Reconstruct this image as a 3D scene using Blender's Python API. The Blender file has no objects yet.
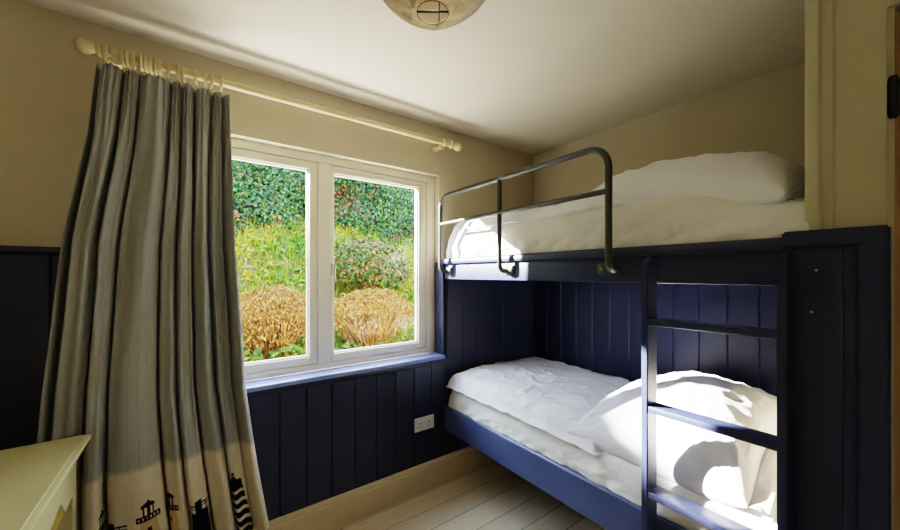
import bpy, bmesh, math, random
from mathutils import Vector, Matrix, noise
R = math.radians
rnd = random.Random(7)
scene = bpy.context.scene
COL = scene.collection
OFF = {}

# ------------------------------------------------------------------ helpers
def smooth01(t):
    t = max(0.0, min(1.0, t)); return t*t*(3-2*t)
def lerp(a, b, t): return a+(b-a)*t
def interp(tab, x):
    if x <= tab[0][0]: return tab[0][1]
    for (x0, y0), (x1, y1) in zip(tab, tab[1:]):
        if x <= x1: return lerp(y0, y1, (x-x0)/(x1-x0))
    return tab[-1][1]
def nz(x, y, z=0.0): return noise.noise(Vector((x, y, z)))

def BM(): return bmesh.new()
def box(bm, x0, x1, y0, y1, z0, z1, bev=0.0, mi=0, seg=2):
    vs = [bm.verts.new(p) for p in ((x0,y0,z0),(x1,y0,z0),(x1,y1,z0),(x0,y1,z0),(x0,y0,z1),(x1,y0,z1),(x1,y1,z1),(x0,y1,z1))]
    fs = [bm.faces.new([vs[i] for i in q]) for q in ((0,3,2,1),(4,5,6,7),(0,1,5,4),(1,2,6,5),(2,3,7,6),(3,0,4,7))]
    for f in fs: f.material_index = mi
    if bev > 0:
        es = list({e for f in fs for e in f.edges})
        r = bmesh.ops.bevel(bm, geom=es, offset=bev, segments=seg, profile=0.5, affect='EDGES', clamp_overlap=True)
        for f in r['faces']: f.material_index = mi
def prism(bm, pts, axis, a0, a1, mi=0):
    """extrude polygon pts (2-D) along axis between a0 and a1. axis x: pts=(y,z); y: pts=(x,z); z: pts=(x,y)"""
    def P(p, a):
        return {'x': (a, p[0], p[1]), 'y': (p[0], a, p[1]), 'z': (p[0], p[1], a)}[axis]
    A = [bm.verts.new(P(p, a0)) for p in pts]; B = [bm.verts.new(P(p, a1)) for p in pts]
    n = len(pts); fs = []
    for i in range(n):
        j = (i+1) % n
        fs.append(bm.faces.new((A[i], A[j], B[j], B[i])))
    fs.append(bm.faces.new(A[::-1])); fs.append(bm.faces.new(B))
    for f in fs: f.material_index = mi
    bmesh.ops.recalc_face_normals(bm, faces=fs)
def tube(bm, pts, r, n=12, cap=True, mi=0, rx=None):
    pts = [Vector(p) for p in pts]; rings = []
    up = None
    for i, p in enumerate(pts):
        if i == 0: d = pts[1]-p
        elif i == len(pts)-1: d = p-pts[i-1]
        else: d = (pts[i+1]-pts[i-1])
        d.normalize()
        if up is None:
            up = Vector((0,0,1)) if abs(d.z) < .9 else Vector((0,1,0))
        s = d.cross(up).normalized(); up = s.cross(d).normalized()
        rr = r[i] if isinstance(r, (list, tuple)) else r
        rings.append([bm.verts.new(p + s*math.cos(2*math.pi*k/n)*rr + up*math.sin(2*math.pi*k/n)*rr) for k in range(n)])
    for a, b in zip(rings, rings[1:]):
        for k in range(n):
            f = bm.faces.new((a[k], a[(k+1)%n], b[(k+1)%n], b[k])); f.material_index = mi
    if cap:
        f = bm.faces.new(rings[0][::-1]); f.material_index = mi
        f = bm.faces.new(rings[-1]); f.material_index = mi
def lathe(bm, prof, origin, axis='z', n=24, mi=0, closed=False):
    """prof: list of (radius, height) revolve around axis through origin"""
    o = Vector(origin); rings = []
    for r, h in prof:
        ring = []
        for k in range(n):
            a = 2*math.pi*k/n; c, s = math.cos(a)*r, math.sin(a)*r
            v = {'z': Vector((c, s, h)), 'y': Vector((s, h, c)), 'x': Vector((h, c, s))}[axis]
            ring.append(bm.verts.new(o+v))
        rings.append(ring)
    m = len(rings); fs = []
    for i in range(m if closed else m-1):
        a, b = rings[i], rings[(i+1) % m]
        for k in range(n): fs.append(bm.faces.new((a[k], a[(k+1)%n], b[(k+1)%n], b[k])))
    if not closed:
        if prof[0][0] > 1e-5: fs.append(bm.faces.new(rings[0][::-1]))
        if prof[-1][0] > 1e-5: fs.append(bm.faces.new(rings[-1]))
    for f in fs: f.material_index = mi
    bmesh.ops.recalc_face_normals(bm, faces=fs)
def arc(cx, cy, r, a0, a1, n=8):
    return [(cx+r*math.cos(R(lerp(a0,a1,i/n))), cy+r*math.sin(R(lerp(a0,a1,i/n)))) for i in range(n+1)]

def obj(name, bm, mats, parent=None, smooth=35):
    me = bpy.data.meshes.new(name)
    off = OFF.get(parent.name, Vector((0,0,0))) if parent else Vector((0,0,0))
    if off.length: bmesh.ops.translate(bm, verts=bm.verts, vec=-off)
    bm.to_mesh(me); bm.free()
    for m in (mats if isinstance(mats, (list, tuple)) else [mats]): me.materials.append(m)
    if smooth:
        me.polygons.foreach_set('use_smooth', [True]*len(me.polygons))
        if smooth < 180: me.set_sharp_from_angle(angle=R(smooth))
    o = bpy.data.objects.new(name, me); COL.objects.link(o)
    if parent: o.parent = parent
    OFF[o.name] = off
    return o
def tag(o, label, cat, group=None):
    o['label'] = label; o['category'] = cat
    if group: o['group'] = group
    return o
def thing(name, label, cat, loc=(0,0,0), group=None):
    o = bpy.data.objects.new(name, None); COL.objects.link(o)
    o.location = loc; o.empty_display_size = .1; OFF[o.name] = Vector(loc)
    return tag(o, label, cat, group)
def struct(name, bm, mats, parent=None, smooth=35):
    o = obj(name, bm, mats, parent, smooth)
    if parent is None: o['kind'] = 'structure'
    return o
def struct_root(name, loc=(0,0,0)):
    o = bpy.data.objects.new(name, None); COL.objects.link(o); o.location = loc
    OFF[o.name] = Vector(loc); o['kind'] = 'structure'; return o
def copy_tree(o, parent=None):
    c = o.copy(); COL.objects.link(c); c.parent = parent
    for ch in list(o.children): copy_tree(ch, c)
    return c

# ------------------------------------------------------------------ materials
def lin(r, g, b):
    f = lambda c: (c/255/12.92) if c/255 <= .04045 else ((c/255+.055)/1.055)**2.4
    return (f(r), f(g), f(b), 1)
def mat(name):
    m = bpy.data.materials.new(name); m.use_nodes = True
    nt = m.node_tree; b = nt.nodes['Principled BSDF']
    return m, nt, b
def node(nt, t, **kw):
    n = nt.nodes.new(t)
    for k, v in kw.items(): setattr(n, k, v)
    return n
def paint(name, c, rough=.5, var=.08, scale=3.0, bump=.0, bscale=60, spec=.5, stretch=None):
    m, nt, b = mat(name); L = nt.links
    tc = node(nt, 'ShaderNodeTexCoord')
    mp = node(nt, 'ShaderNodeMapping'); L.new(tc.outputs['Object'], mp.inputs['Vector'])
    if stretch: mp.inputs['Scale'].default_value = stretch
    n1 = node(nt, 'ShaderNodeTexNoise'); n1.inputs['Scale'].default_value = scale; n1.inputs['Detail'].default_value = 5
    L.new(mp.outputs['Vector'], n1.inputs['Vector'])
    ramp = node(nt, 'ShaderNodeValToRGB')
    ramp.color_ramp.elements[0].position = .3; ramp.color_ramp.elements[1].position = .7
    ramp.color_ramp.elements[0].color = (c[0]*(1-var), c[1]*(1-var), c[2]*(1-var), 1)
    ramp.color_ramp.elements[1].color = (min(1,c[0]*(1+var)), min(1,c[1]*(1+var)), min(1,c[2]*(1+var)), 1)
    L.new(n1.outputs['Fac'], ramp.inputs['Fac']); L.new(ramp.outputs['Color'], b.inputs['Base Color'])
    b.inputs['Roughness'].default_value = rough
    b.inputs['Specular IOR Level'].default_value = spec
    if bump:
        n2 = node(nt, 'ShaderNodeTexNoise'); n2.inputs['Scale'].default_value = bscale; n2.inputs['Detail'].default_value = 4
        L.new(mp.outputs['Vector'], n2.inputs['Vector'])
        bp = node(nt, 'ShaderNodeBump'); bp.inputs['Strength'].default_value = bump; bp.inputs['Distance'].default_value = .01
        L.new(n2.outputs['Fac'], bp.inputs['Height']); L.new(bp.outputs['Normal'], b.inputs['Normal'])
    return m
def fabric(name, c, rough=.9, bump=.25, bscale=9, weave=900, sheen=.2):
    m, nt, b = mat(name); L = nt.links
    tc = node(nt, 'ShaderNodeTexCoord')
    b.inputs['Base Color'].default_value = c; b.inputs['Roughness'].default_value = rough
    b.inputs['Specular IOR Level'].default_value = .15
    b.inputs['Sheen Weight'].default_value = sheen
    n1 = node(nt, 'ShaderNodeTexNoise'); n1.inputs['Scale'].default_value = bscale
    n1.inputs['Detail'].default_value = 6; n1.inputs['Roughness'].default_value = .55; n1.inputs['Distortion'].default_value = 1.2
    L.new(tc.outputs['Object'], n1.inputs['Vector'])
    n2 = node(nt, 'ShaderNodeTexNoise'); n2.inputs['Scale'].default_value = weave; L.new(tc.outputs['Object'], n2.inputs['Vector'])
    b1 = node(nt, 'ShaderNodeBump'); b1.inputs['Strength'].default_value = bump; b1.inputs['Distance'].default_value = .03
    L.new(n1.outputs['Fac'], b1.inputs['Height'])
    b2 = node(nt, 'ShaderNodeBump'); b2.inputs['Strength'].default_value = .15; b2.inputs['Distance'].default_value = .001
    L.new(n2.outputs['Fac'], b2.inputs['Height']); L.new(b1.outputs['Normal'], b2.inputs['Normal'])
    L.new(b2.outputs['Normal'], b.inputs['Normal'])
    return m
def leafy(name, cols, rough=.55, trans=.25, patch=None):
    """colour varies leaf by leaf (one mesh island = one leaf)"""
    m, nt, b = mat(name); L = nt.links
    g = node(nt, 'ShaderNodeNewGeometry')
    ramp = node(nt, 'ShaderNodeValToRGB'); ramp.color_ramp.interpolation = 'LINEAR'
    el = ramp.color_ramp.elements
    el[0].position = 0; el[1].position = 1
    el[0].color = cols[0]; el[1].color = cols[-1]
    for i in range(1, len(cols)-1): e = el.new(i/(len(cols)-1)); e.color = cols[i]
    if patch:
        tc = node(nt, 'ShaderNodeTexCoord'); n1 = node(nt, 'ShaderNodeTexNoise'); n1.inputs['Scale'].default_value = patch
        L.new(tc.outputs['Object'], n1.inputs['Vector'])
        mr = node(nt, 'ShaderNodeMapRange'); mr.inputs['From Min'].default_value = .3; mr.inputs['From Max'].default_value = .7
        L.new(n1.outputs['Fac'], mr.inputs['Value'])
        mx = node(nt, 'ShaderNodeMix'); mx.inputs[0].default_value = .5
        L.new(g.outputs['Random Per Island'], mx.inputs[2]); L.new(mr.outputs['Result'], mx.inputs[3])
        L.new(mx.outputs[0], ramp.inputs['Fac'])
    else:
        L.new(g.outputs['Random Per Island'], ramp.inputs['Fac'])
    L.new(ramp.outputs['Color'], b.inputs['Base Color'])
    b.inputs['Roughness'].default_value = rough; b.inputs['Specular IOR Level'].default_value = .3
    tr = node(nt, 'ShaderNodeBsdfTranslucent'); L.new(ramp.outputs['Color'], tr.inputs['Color'])
    ms = node(nt, 'ShaderNodeMixShader'); ms.inputs['Fac'].default_value = trans
    L.new(b.outputs['BSDF'], ms.inputs[1]); L.new(tr.outputs['BSDF'], ms.inputs[2])
    L.new(ms.outputs['Shader'], nt.nodes['Material Output'].inputs['Surface'])
    return m

M = {}
M['plaster'] = paint('cream_plaster', lin(200,190,165), .85, .04, 2.2, .12, 45, .2)
M['ceiling'] = paint('ceiling_paint', lin(226,216,198), .9, .03, 1.6, .08, 30, .2)
M['navy'] = paint('navy_paint', lin(32,37,62), .42, .10, 4, .05, 90, .45, (1,1,.15))
M['navy_dark'] = paint('navy_bed_paint', lin(46,53,82), .40, .10, 4, .04, 90, .45)
M['white_wood'] = paint('white_window_paint', lin(248,240,216), .4, .03, 5, .02, 80)
M['cream_wood'] = paint('cream_joinery_paint', lin(184,178,150), .5, .05, 3, .03, 70, .4, (1,1,.2))
M['skirting'] = paint('skirting_paint', lin(205,188,155), .5, .05, 3, .03, 70)
M['pole'] = paint('pole_paint', lin(206,189,146), .5, .08, 8, .05, 90)
M['desk'] = paint('desk_paint', lin(208,202,158), .42, .05, 5, .04, 120, .5, (.3,2,1))
M['desk_in'] = paint('desk_raw_wood', lin(170,140,60), .7, .15, 6, .05, 60)
M['rail'] = paint('skylit_rail_navy', lin(72,81,114), .36, .10, 4, .04, 90, .5)  # bed navy made lighter: skylight on the lower rail is in the colour
M['steel'] = paint('dark_rail_paint', lin(58,58,56), .38, .1, 20, .05, 150, .5)
M['brass'] = paint('brass', lin(190,150,60), .3, .1, 30); M['brass'].node_tree.nodes['Principled BSDF'].inputs['Metallic'].default_value = 1
M['black_iron'] = paint('black_iron', lin(40,38,34), .5, .2, 40, .1, 150)
M['chrome'] = paint('handle_metal', lin(190,188,180), .3, .05, 10); M['chrome'].node_tree.nodes['Principled BSDF'].inputs['Metallic'].default_value = 1
M['plastic'] = paint('white_plastic', lin(226,220,212), .35, .02, 5)
M['socket_hole'] = paint('socket_slot', lin(60,52,50), .6, .05, 5)
M['linen'] = fabric('white_bed_linen', lin(234,234,238), .9, .35, 9)
M['sheet'] = fabric('white_sheet', lin(232,229,224), .9, .35, 9)
M['door'] = paint('door_paint', lin(176,150,104), .5, .1, 4, .04, 60, .4, (1,1,.2))
M['stone'] = paint('pale_bounce_stone', lin(225,215,195), .9, .1, 3, .2, 25)
M['soil'] = paint('dark_soil', lin(58,62,30), .95, .4, 4, .4, 14)
M['bulb'] = paint('opal_bulb', lin(240,235,220), .3, .02, 5)
M['flex'] = paint('white_flex', lin(220,214,200), .5, .03, 5)

# floor boards: painted planks running along Y
def floor_mat():
    m, nt, b = mat('painted_floorboards'); L = nt.links
    tc = node(nt, 'ShaderNodeTexCoord'); sx = node(nt, 'ShaderNodeSeparateXYZ'); L.new(tc.outputs['Object'], sx.inputs[0])
    dv = node(nt, 'ShaderNodeMath', operation='DIVIDE'); dv.inputs[1].default_value = .145; L.new(sx.outputs['X'], dv.inputs[0])
    fr = node(nt, 'ShaderNodeMath', operation='FRACT'); L.new(dv.outputs[0], fr.inputs[0])
    fl = node(nt, 'ShaderNodeMath', operation='FLOOR'); L.new(dv.outputs[0], fl.inputs[0])
    pp = node(nt, 'ShaderNodeMath', operation='PINGPONG'); pp.inputs[1].default_value = .5; L.new(fr.outputs[0], pp.inputs[0])
    gap = node(nt, 'ShaderNodeMapRange'); gap.inputs['From Min'].default_value = .0; gap.inputs['From Max'].default_value = .022
    L.new(pp.outputs[0], gap.inputs['Value'])
    wn = node(nt, 'ShaderNodeTexWhiteNoise', noise_dimensions='1D'); L.new(fl.outputs[0], wn.inputs['W'])
    mp = node(nt, 'ShaderNodeMapping'); mp.inputs['Scale'].default_value = (14, 1.2, 1); L.new(tc.outputs['Object'], mp.inputs['Vector'])
    gr = node(nt, 'ShaderNodeTexNoise'); gr.inputs['Scale'].default_value = 5; gr.inputs['Detail'].default_value = 7; L.new(mp.outputs['Vector'], gr.inputs['Vector'])
    ramp = node(nt, 'ShaderNodeValToRGB')
    ramp.color_ramp.elements[0].position = .3; ramp.color_ramp.elements[0].color = lin(218,202,174)
    ramp.color_ramp.elements[1].position = .65; ramp.color_ramp.elements[1].color = lin(230,216,190)
    L.new(gr.outputs['Fac'], ramp.inputs['Fac'])
    mr = node(nt, 'ShaderNodeMapRange'); mr.inputs['To Min'].default_value = .86; mr.inputs['To Max'].default_value = 1.06; L.new(wn.outputs['Value'], mr.inputs['Value'])
    m1 = node(nt, 'ShaderNodeMix', data_type='RGBA', blend_type='MULTIPLY'); m1.inputs[0].default_value = 1
    L.new(ramp.outputs['Color'], m1.inputs[6]); L.new(mr.outputs['Result'], m1.inputs[7])
    m2 = node(nt, 'ShaderNodeMix', data_type='RGBA'); L.new(gap.outputs['Result'], m2.inputs[0])
    m2.inputs[6].default_value = lin(70,58,42); L.new(m1.outputs[2], m2.inputs[7])
    L.new(m2.outputs[2], b.inputs['Base Color'])
    b.inputs['Roughness'].default_value = .5
    bp = node(nt, 'ShaderNodeBump'); bp.inputs['Strength'].default_value = .5; bp.inputs['Distance'].default_value = .004
    L.new(gap.outputs['Result'], bp.inputs['Height']); L.new(bp.outputs['Normal'], b.inputs['Normal'])
    return m
M['floor'] = floor_mat()
# window glass: see-through with a fresnel reflection
def glass_mat():
    m = bpy.data.materials.new('window_glass'); m.use_nodes = True; nt = m.node_tree; L = nt.links
    nt.nodes.remove(nt.nodes['Principled BSDF'])
    t = node(nt, 'ShaderNodeBsdfTransparent'); t.inputs['Color'].default_value = (.97,.98,.97,1)
    g = node(nt, 'ShaderNodeBsdfGlossy'); g.inputs['Roughness'].default_value = .005
    f = node(nt, 'ShaderNodeFresnel'); f.inputs['IOR'].default_value = 1.5
    tc = node(nt, 'ShaderNodeTexCoord'); n1 = node(nt, 'ShaderNodeTexNoise'); n1.inputs['Scale'].default_value = 1.5
    L.new(tc.outputs['Object'], n1.inputs['Vector'])
    bp = node(nt, 'ShaderNodeBump'); bp.inputs['Strength'].default_value = .03; bp.inputs['Distance'].default_value = .01
    L.new(n1.outputs['Fac'], bp.inputs['Height']); L.new(bp.outputs['Normal'], g.inputs['Normal'])
    mx = node(nt, 'ShaderNodeMixShader'); L.new(f.outputs['Fac'], mx.inputs['Fac'])
    L.new(t.outputs['BSDF'], mx.inputs[1]); L.new(g.outputs['BSDF'], mx.inputs[2])
    L.new(mx.outputs['Shader'], nt.nodes['Material Output'].inputs['Surface'])
    return m
M['glass'] = glass_mat()
# curtain cloth: colour from the woven-in attribute, faint vertical stripes, a little light through it
def curtain_mat():
    m, nt, b = mat('curtain_cloth'); L = nt.links
    a = node(nt, 'ShaderNodeAttribute', attribute_name='print')
    tc = node(nt, 'ShaderNodeTexCoord'); n1 = node(nt, 'ShaderNodeTexNoise'); n1.inputs['Scale'].default_value = 160; n1.inputs['Detail'].default_value = 4
    L.new(tc.outputs['UV'], n1.inputs['Vector'])
    mr = node(nt, 'ShaderNodeMapRange'); mr.inputs['To Min'].default_value = .82; mr.inputs['To Max'].default_value = 1.16; L.new(n1.outputs['Fac'], mr.inputs['Value'])
    mx = node(nt, 'ShaderNodeMix', data_type='RGBA', blend_type='MULTIPLY'); mx.inputs[0].default_value = 1
    L.new(a.outputs['Color'], mx.inputs[6]); L.new(mr.outputs['Result'], mx.inputs[7])
    L.new(mx.outputs[2], b.inputs['Base Color'])
    b.inputs['Roughness'].default_value = .92; b.inputs['Specular IOR Level'].default_value = .1
    n2 = node(nt, 'ShaderNodeTexNoise'); n2.inputs['Scale'].default_value = 700; L.new(tc.outputs['Object'], n2.inputs['Vector'])
    bp = node(nt, 'ShaderNodeBump'); bp.inputs['Strength'].default_value = .2; bp.inputs['Distance'].default_value = .002
    L.new(n2.outputs['Fac'], bp.inputs['Height']); L.new(bp.outputs['Normal'], b.inputs['Normal'])
    tr = node(nt, 'ShaderNodeBsdfTranslucent'); L.new(mx.outputs[2], tr.inputs['Color'])
    ms = node(nt, 'ShaderNodeMixShader'); ms.inputs['Fac'].default_value = .10
    L.new(b.outputs['BSDF'], ms.inputs[1]); L.new(tr.outputs['BSDF'], ms.inputs[2])
    L.new(ms.outputs['Shader'], nt.nodes['Material Output'].inputs['Surface'])
    return m
M['curtain'] = curtain_mat()
# handmade paper shade
def paper_mat():
    m, nt, b = mat('mulberry_paper'); L = nt.links
    tc = node(nt, 'ShaderNodeTexCoord')
    n1 = node(nt, 'ShaderNodeTexNoise'); n1.inputs['Scale'].default_value = 16; n1.inputs['Detail'].default_value = 8; n1.inputs['Distortion'].default_value = 2.5
    L.new(tc.outputs['Object'], n1.inputs['Vector'])
    n2 = node(nt, 'ShaderNodeTexNoise'); n2.inputs['Scale'].default_value = 5; n2.inputs['Detail'].default_value = 6; L.new(tc.outputs['Object'], n2.inputs['Vector'])
    ad = node(nt, 'ShaderNodeMath', operation='ADD'); L.new(n1.outputs['Fac'], ad.inputs[0]); L.new(n2.outputs['Fac'], ad.inputs[1])
    hf = node(nt, 'ShaderNodeMath', operation='MULTIPLY'); hf.inputs[1].default_value = .5; L.new(ad.outputs[0], hf.inputs[0])
    ramp = node(nt, 'ShaderNodeValToRGB'); el = ramp.color_ramp.elements
    el[0].position = .38; el[0].color = lin(166,152,126); el[1].position = .6; el[1].color = lin(228,220,202)
    e = el.new(.48); e.color = lin(212,200,176)
    L.new(hf.outputs[0], ramp.inputs['Fac']); L.new(ramp.outputs['Color'], b.inputs['Base Color'])
    b.inputs['Roughness'].default_value = .9
    bp = node(nt, 'ShaderNodeBump'); bp.inputs['Strength'].default_value = .5; bp.inputs['Distance'].default_value = .004
    L.new(n1.outputs['Fac'], bp.inputs['Height']); L.new(bp.outputs['Normal'], b.inputs['Normal'])
    tr = node(nt, 'ShaderNodeBsdfTranslucent'); L.new(ramp.outputs['Color'], tr.inputs['Color'])
    ms = node(nt, 'ShaderNodeMixShader'); ms.inputs['Fac'].default_value = .45
    L.new(b.outputs['BSDF'], ms.inputs[1]); L.new(tr.outputs['BSDF'], ms.inputs[2])
    L.new(ms.outputs['Shader'], nt.nodes['Material Output'].inputs['Surface'])
    return m
M['paper'] = paper_mat()
GA = 0.23   # scales garden colours down: dark foliage, dimmed further to balance the strong sky
def gl(r, g, b): c = lin(r, g, b); return (c[0]**1.3*GA*1.1, c[1]**1.3*GA*1.1, c[2]**1.3*GA*1.1, 1)
M['ivy'] = leafy('ivy_leaves', [gl(10,40,25), gl(215,125,50), gl(30,90,30), gl(30,130,90), gl(90,140,40), gl(60,130,50), gl(150,170,50), gl(90,190,160), gl(230,140,60), gl(190,235,220)], patch=1.6)
M['grass'] = leafy('grass_blades', [gl(50,115,0), gl(110,180,0), gl(180,215,10), gl(235,205,80), gl(90,150,0)], patch=1.2)
M['dry'] = leafy('dry_flower_heads', [gl(140,95,30), gl(225,165,70), gl(245,195,100), gl(175,120,45), gl(255,220,140)])
M['twig'] = leafy('twigs', [gl(130,85,30), gl(200,145,65), gl(235,185,110)], trans=0)
M['bush'] = leafy('bush_leaves', [gl(40,95,20), gl(120,160,20), gl(70,130,60), gl(210,130,50), gl(130,200,110)])
M['sprig'] = leafy('broad_leaves', [gl(90,140,30), gl(150,190,60), gl(60,110,30), gl(190,200,100)])

# ------------------------------------------------------------------ key dimensions (metres; camera over the origin)
CAM_Z = 1.39
XP, XF = -1.98, -1.92            # plaster face / panelling face of the window wall
YP, YF = 2.33, 2.27              # plaster / panelling face of the bunk back wall
ZC = 2.398
WY0, WY1, WZ0, WZ1 = -0.20, 1.355, 0.849, 2.065
XW = -2.03                       # inner face of window frame
BF = 1.36                        # bunk front plane
XOUT = -2.13
YFRONT, XR = -0.85, 1.15

# ------------------------------------------------------------------ room shell
bm = BM(); box(bm, XOUT, XR+.12, YFRONT-.12, 2.45, -.12, 0); struct('floor', bm, M['floor'])
bm = BM(); box(bm, XOUT, XR+.12, YFRONT-.12, 2.45, ZC, ZC+.12); struct('ceiling', bm, M['ceiling'])
bm = BM()
box(bm, XOUT, XP, YFRONT-.12, WY0, 0, ZC); box(bm, XOUT, XP, WY1, 2.45, 0, ZC)
box(bm, XOUT, XP, WY0, WY1, 0, WZ0-.024); box(bm, XOUT, XP, WY0, WY1, WZ1, ZC)
struct('wall_left', bm, M['plaster'])
bm = BM(); box(bm, XP, XR+.12, YP, 2.45, 0, ZC); struct('wall_back', bm, M['plaster'])
bm = BM()                         # door wall with the end wall of the bunk alcove
box(bm, -.17, -.05, 1.41, YP, 0, ZC); box(bm, -.05, .75, 1.41, 1.52, 2.06, ZC); box(bm, .75, XR, 1.41, 1.52, 0, ZC)
struct('wall_door', bm, M['plaster'])
bm = BM(); box(bm, XR, XR+.12, YFRONT-.12, YP, 0, ZC); struct('wall_right', bm, M['plaster'])
bm = BM(); box(bm, XP, XR, YFRONT-.12, YFRONT, 0, ZC); struct('wall_front', bm, M['plaster'])

# tongue and groove panelling on the window wall
PW = .1295
bm = BM()
k = math.floor((YFRONT-.3476)/PW)
y = .3476+k*PW
while y < YF-.005:
    a, b_ = max(y, YFRONT), min(y+PW, YF)
    if b_-a > .01:
        if b_ <= WY0 or a >= WY1:
            top = 1.464 if b_ <= WY0 else 1.36
            box(bm, XP, XF, a, b_, 0, top, .0045, seg=1)
        elif a < WY0:
            box(bm, XP, XF, a, WY0, 0, 1.464, .0045, seg=1); box(bm, XP, XF, WY0, b_, 0, .80, .0045, seg=1)
        elif b_ > WY1:
            box(bm, XP, XF, WY1, b_, 0, 1.36, .0045, seg=1); box(bm, XP, XF, a, WY1, 0, .80, .0045, seg=1)
        else:
            box(bm, XP, XF, a, b_, 0, .80, .0045, seg=1)
    y += PW
box(bm, XP, XF+.003, WY0-.02, WY1+.09, .793, .826, .003)                   # rail under the sill
box(bm, XP, XF+.016, YFRONT, WY0, 1.464, 1.490, .006)                      # dado cap
box(bm, XW+.01, XF, WY1-.010, WY1+.02, WZ0-.02, 1.470, .002)               # painted reveal
box(bm, XW+.01, XF, WY0-.02, WY0+.010, WZ0-.02, 1.470, .002)
struct('trim_1', bm, M['navy'])
bm = BM(); x = XF
while x < -.18:
    a, b_ = x, min(x+PW, -.17)
    if b_-a > .01: box(bm, a, b_, YF, YP, 0, 1.42, .0045, seg=1)
    x += PW
struct('trim_2', bm, paint('alcove_shaded_navy', lin(26,31,58), .45, .10, 4, .05, 90, .35, (1,1,.15)))  # panelling navy darkened, so the alcove's shade is in the colour
# skirting along the window wall
bm = BM()
prof = [(XF-.005,0),(XF+.022,0),(XF+.022,.140),(XF+.016,.148),(XF+.016,.156),(XF+.011,.166),(XF+.003,.172),(XF-.005,.172)]
prism(bm, prof, 'y', YFRONT, YF-.001); struct('baseboard_left', bm, M['skirting'])
# architrave round the door
bm = BM()
AX0, AX1, AY = -.2045, -.061, 1.41
pr = [(AX0,AY),(AX0,AY-.028),(AX0+.012,AY-.034),(AX0+.026,AY-.034),(AX0+.034,AY-.026),(AX0+.052,AY-.024),(AX0+.058,AY-.018),(AX1,AY-.018),(AX1,AY)]
ZT, AXR = 2.054+.143, .71+.143+.05
rings_ = [[bm.verts.new(q) for q in ((AX0+d,y_,0),(AX0+d,y_,ZT-d),(AXR-d,y_,ZT-d),(AXR-d,y_,0))] for d, y_ in [(p[0]-AX0, p[1]) for p in pr]]
for a, b_ in zip(rings_, rings_[1:]+rings_[:1]):
    for k in range(3): bm.faces.new((a[k], a[k+1], b_[k+1], b_[k]))
bmesh.ops.recalc_face_normals(bm, faces=bm.faces)
box(bm, AX1-.001, AX1+.012, 1.400, 1.50, 0, 2.054); box(bm, AX1, .76, 1.400, 1.50, 2.052, 2.068)
struct('trim_3', bm, M['cream_wood'])
dr = struct_root('door_1', (.35,1.45,0))
bm = BM(); box(bm, -.050, .745, 1.415, 1.455, .01, 2.045, .002)
box(bm, .06, .30, 1.411, 1.42, 1.1, 1.9, .006); box(bm, .40, .64, 1.411, 1.42, 1.1, 1.9, .006)
box(bm, .06, .30, 1.411, 1.42, .2, .9, .006); box(bm, .40, .64, 1.411, 1.42, .2, .9, .006)
struct('door_leaf', bm, M['door'], dr)
for hz in (1.83, .25):
    bm = BM(); lathe(bm, [(.0,-.055),(.006,-.053),(.008,-.048),(.008,.048),(.006,.053),(0,.055)], (-.052,1.404,hz), 'z', 12)
    box(bm, -.062, -.052, 1.400, 1.408, hz-.045, hz+.045, .001); box(bm, -.052, -.030, 1.406, 1.414, hz-.045, hz+.045, .001)
    struct('hinge', bm, M['black_iron'], dr)
bm = BM(); lathe(bm, [(.0,-.05),(.02,-.048),(.024,-.035),(.012,-.02),(.01,0)], (.69,1.413,1.0), 'y', 16)
struct('door_knob', bm, M['brass'], dr)

# ------------------------------------------------------------------ window
win = struct_root('window_1', (XW,.58,WZ0))
XB = -2.10
bm = BM()
F = .034
box(bm, XB, XW, WY0, WY1, WZ0, WZ0+F, .003); box(bm, XB, XW, WY0, WY1, WZ1-F-.01, WZ1, .003)
box(bm, XB, XW-.0005, WY0, WY0+.03, WZ0+F, WZ1-F-.01, .002); box(bm, XB, XW-.0005, WY1-.066, WY1, WZ0+F, WZ1-F-.01, .002)
struct('window_frame', bm, M['white_wood'], win)
MY0, MY1 = .566, .634
bm = BM(); box(bm, XB, XW+.002, MY0, MY1, WZ0+F, WZ1-F-.01, .003); struct('mullion', bm, M['white_wood'], win)
bm = BM(); box(bm, XW-.002, XF+.016, WY0, WY1, WZ0-.024, WZ0, .004)
struct('window_sill', bm, paint('sill_glare_blue', lin(132,142,188), .22, .08, 4, .03, 90, .7), win)  # blue lightened: sky glare on the sill is in the colour
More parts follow.
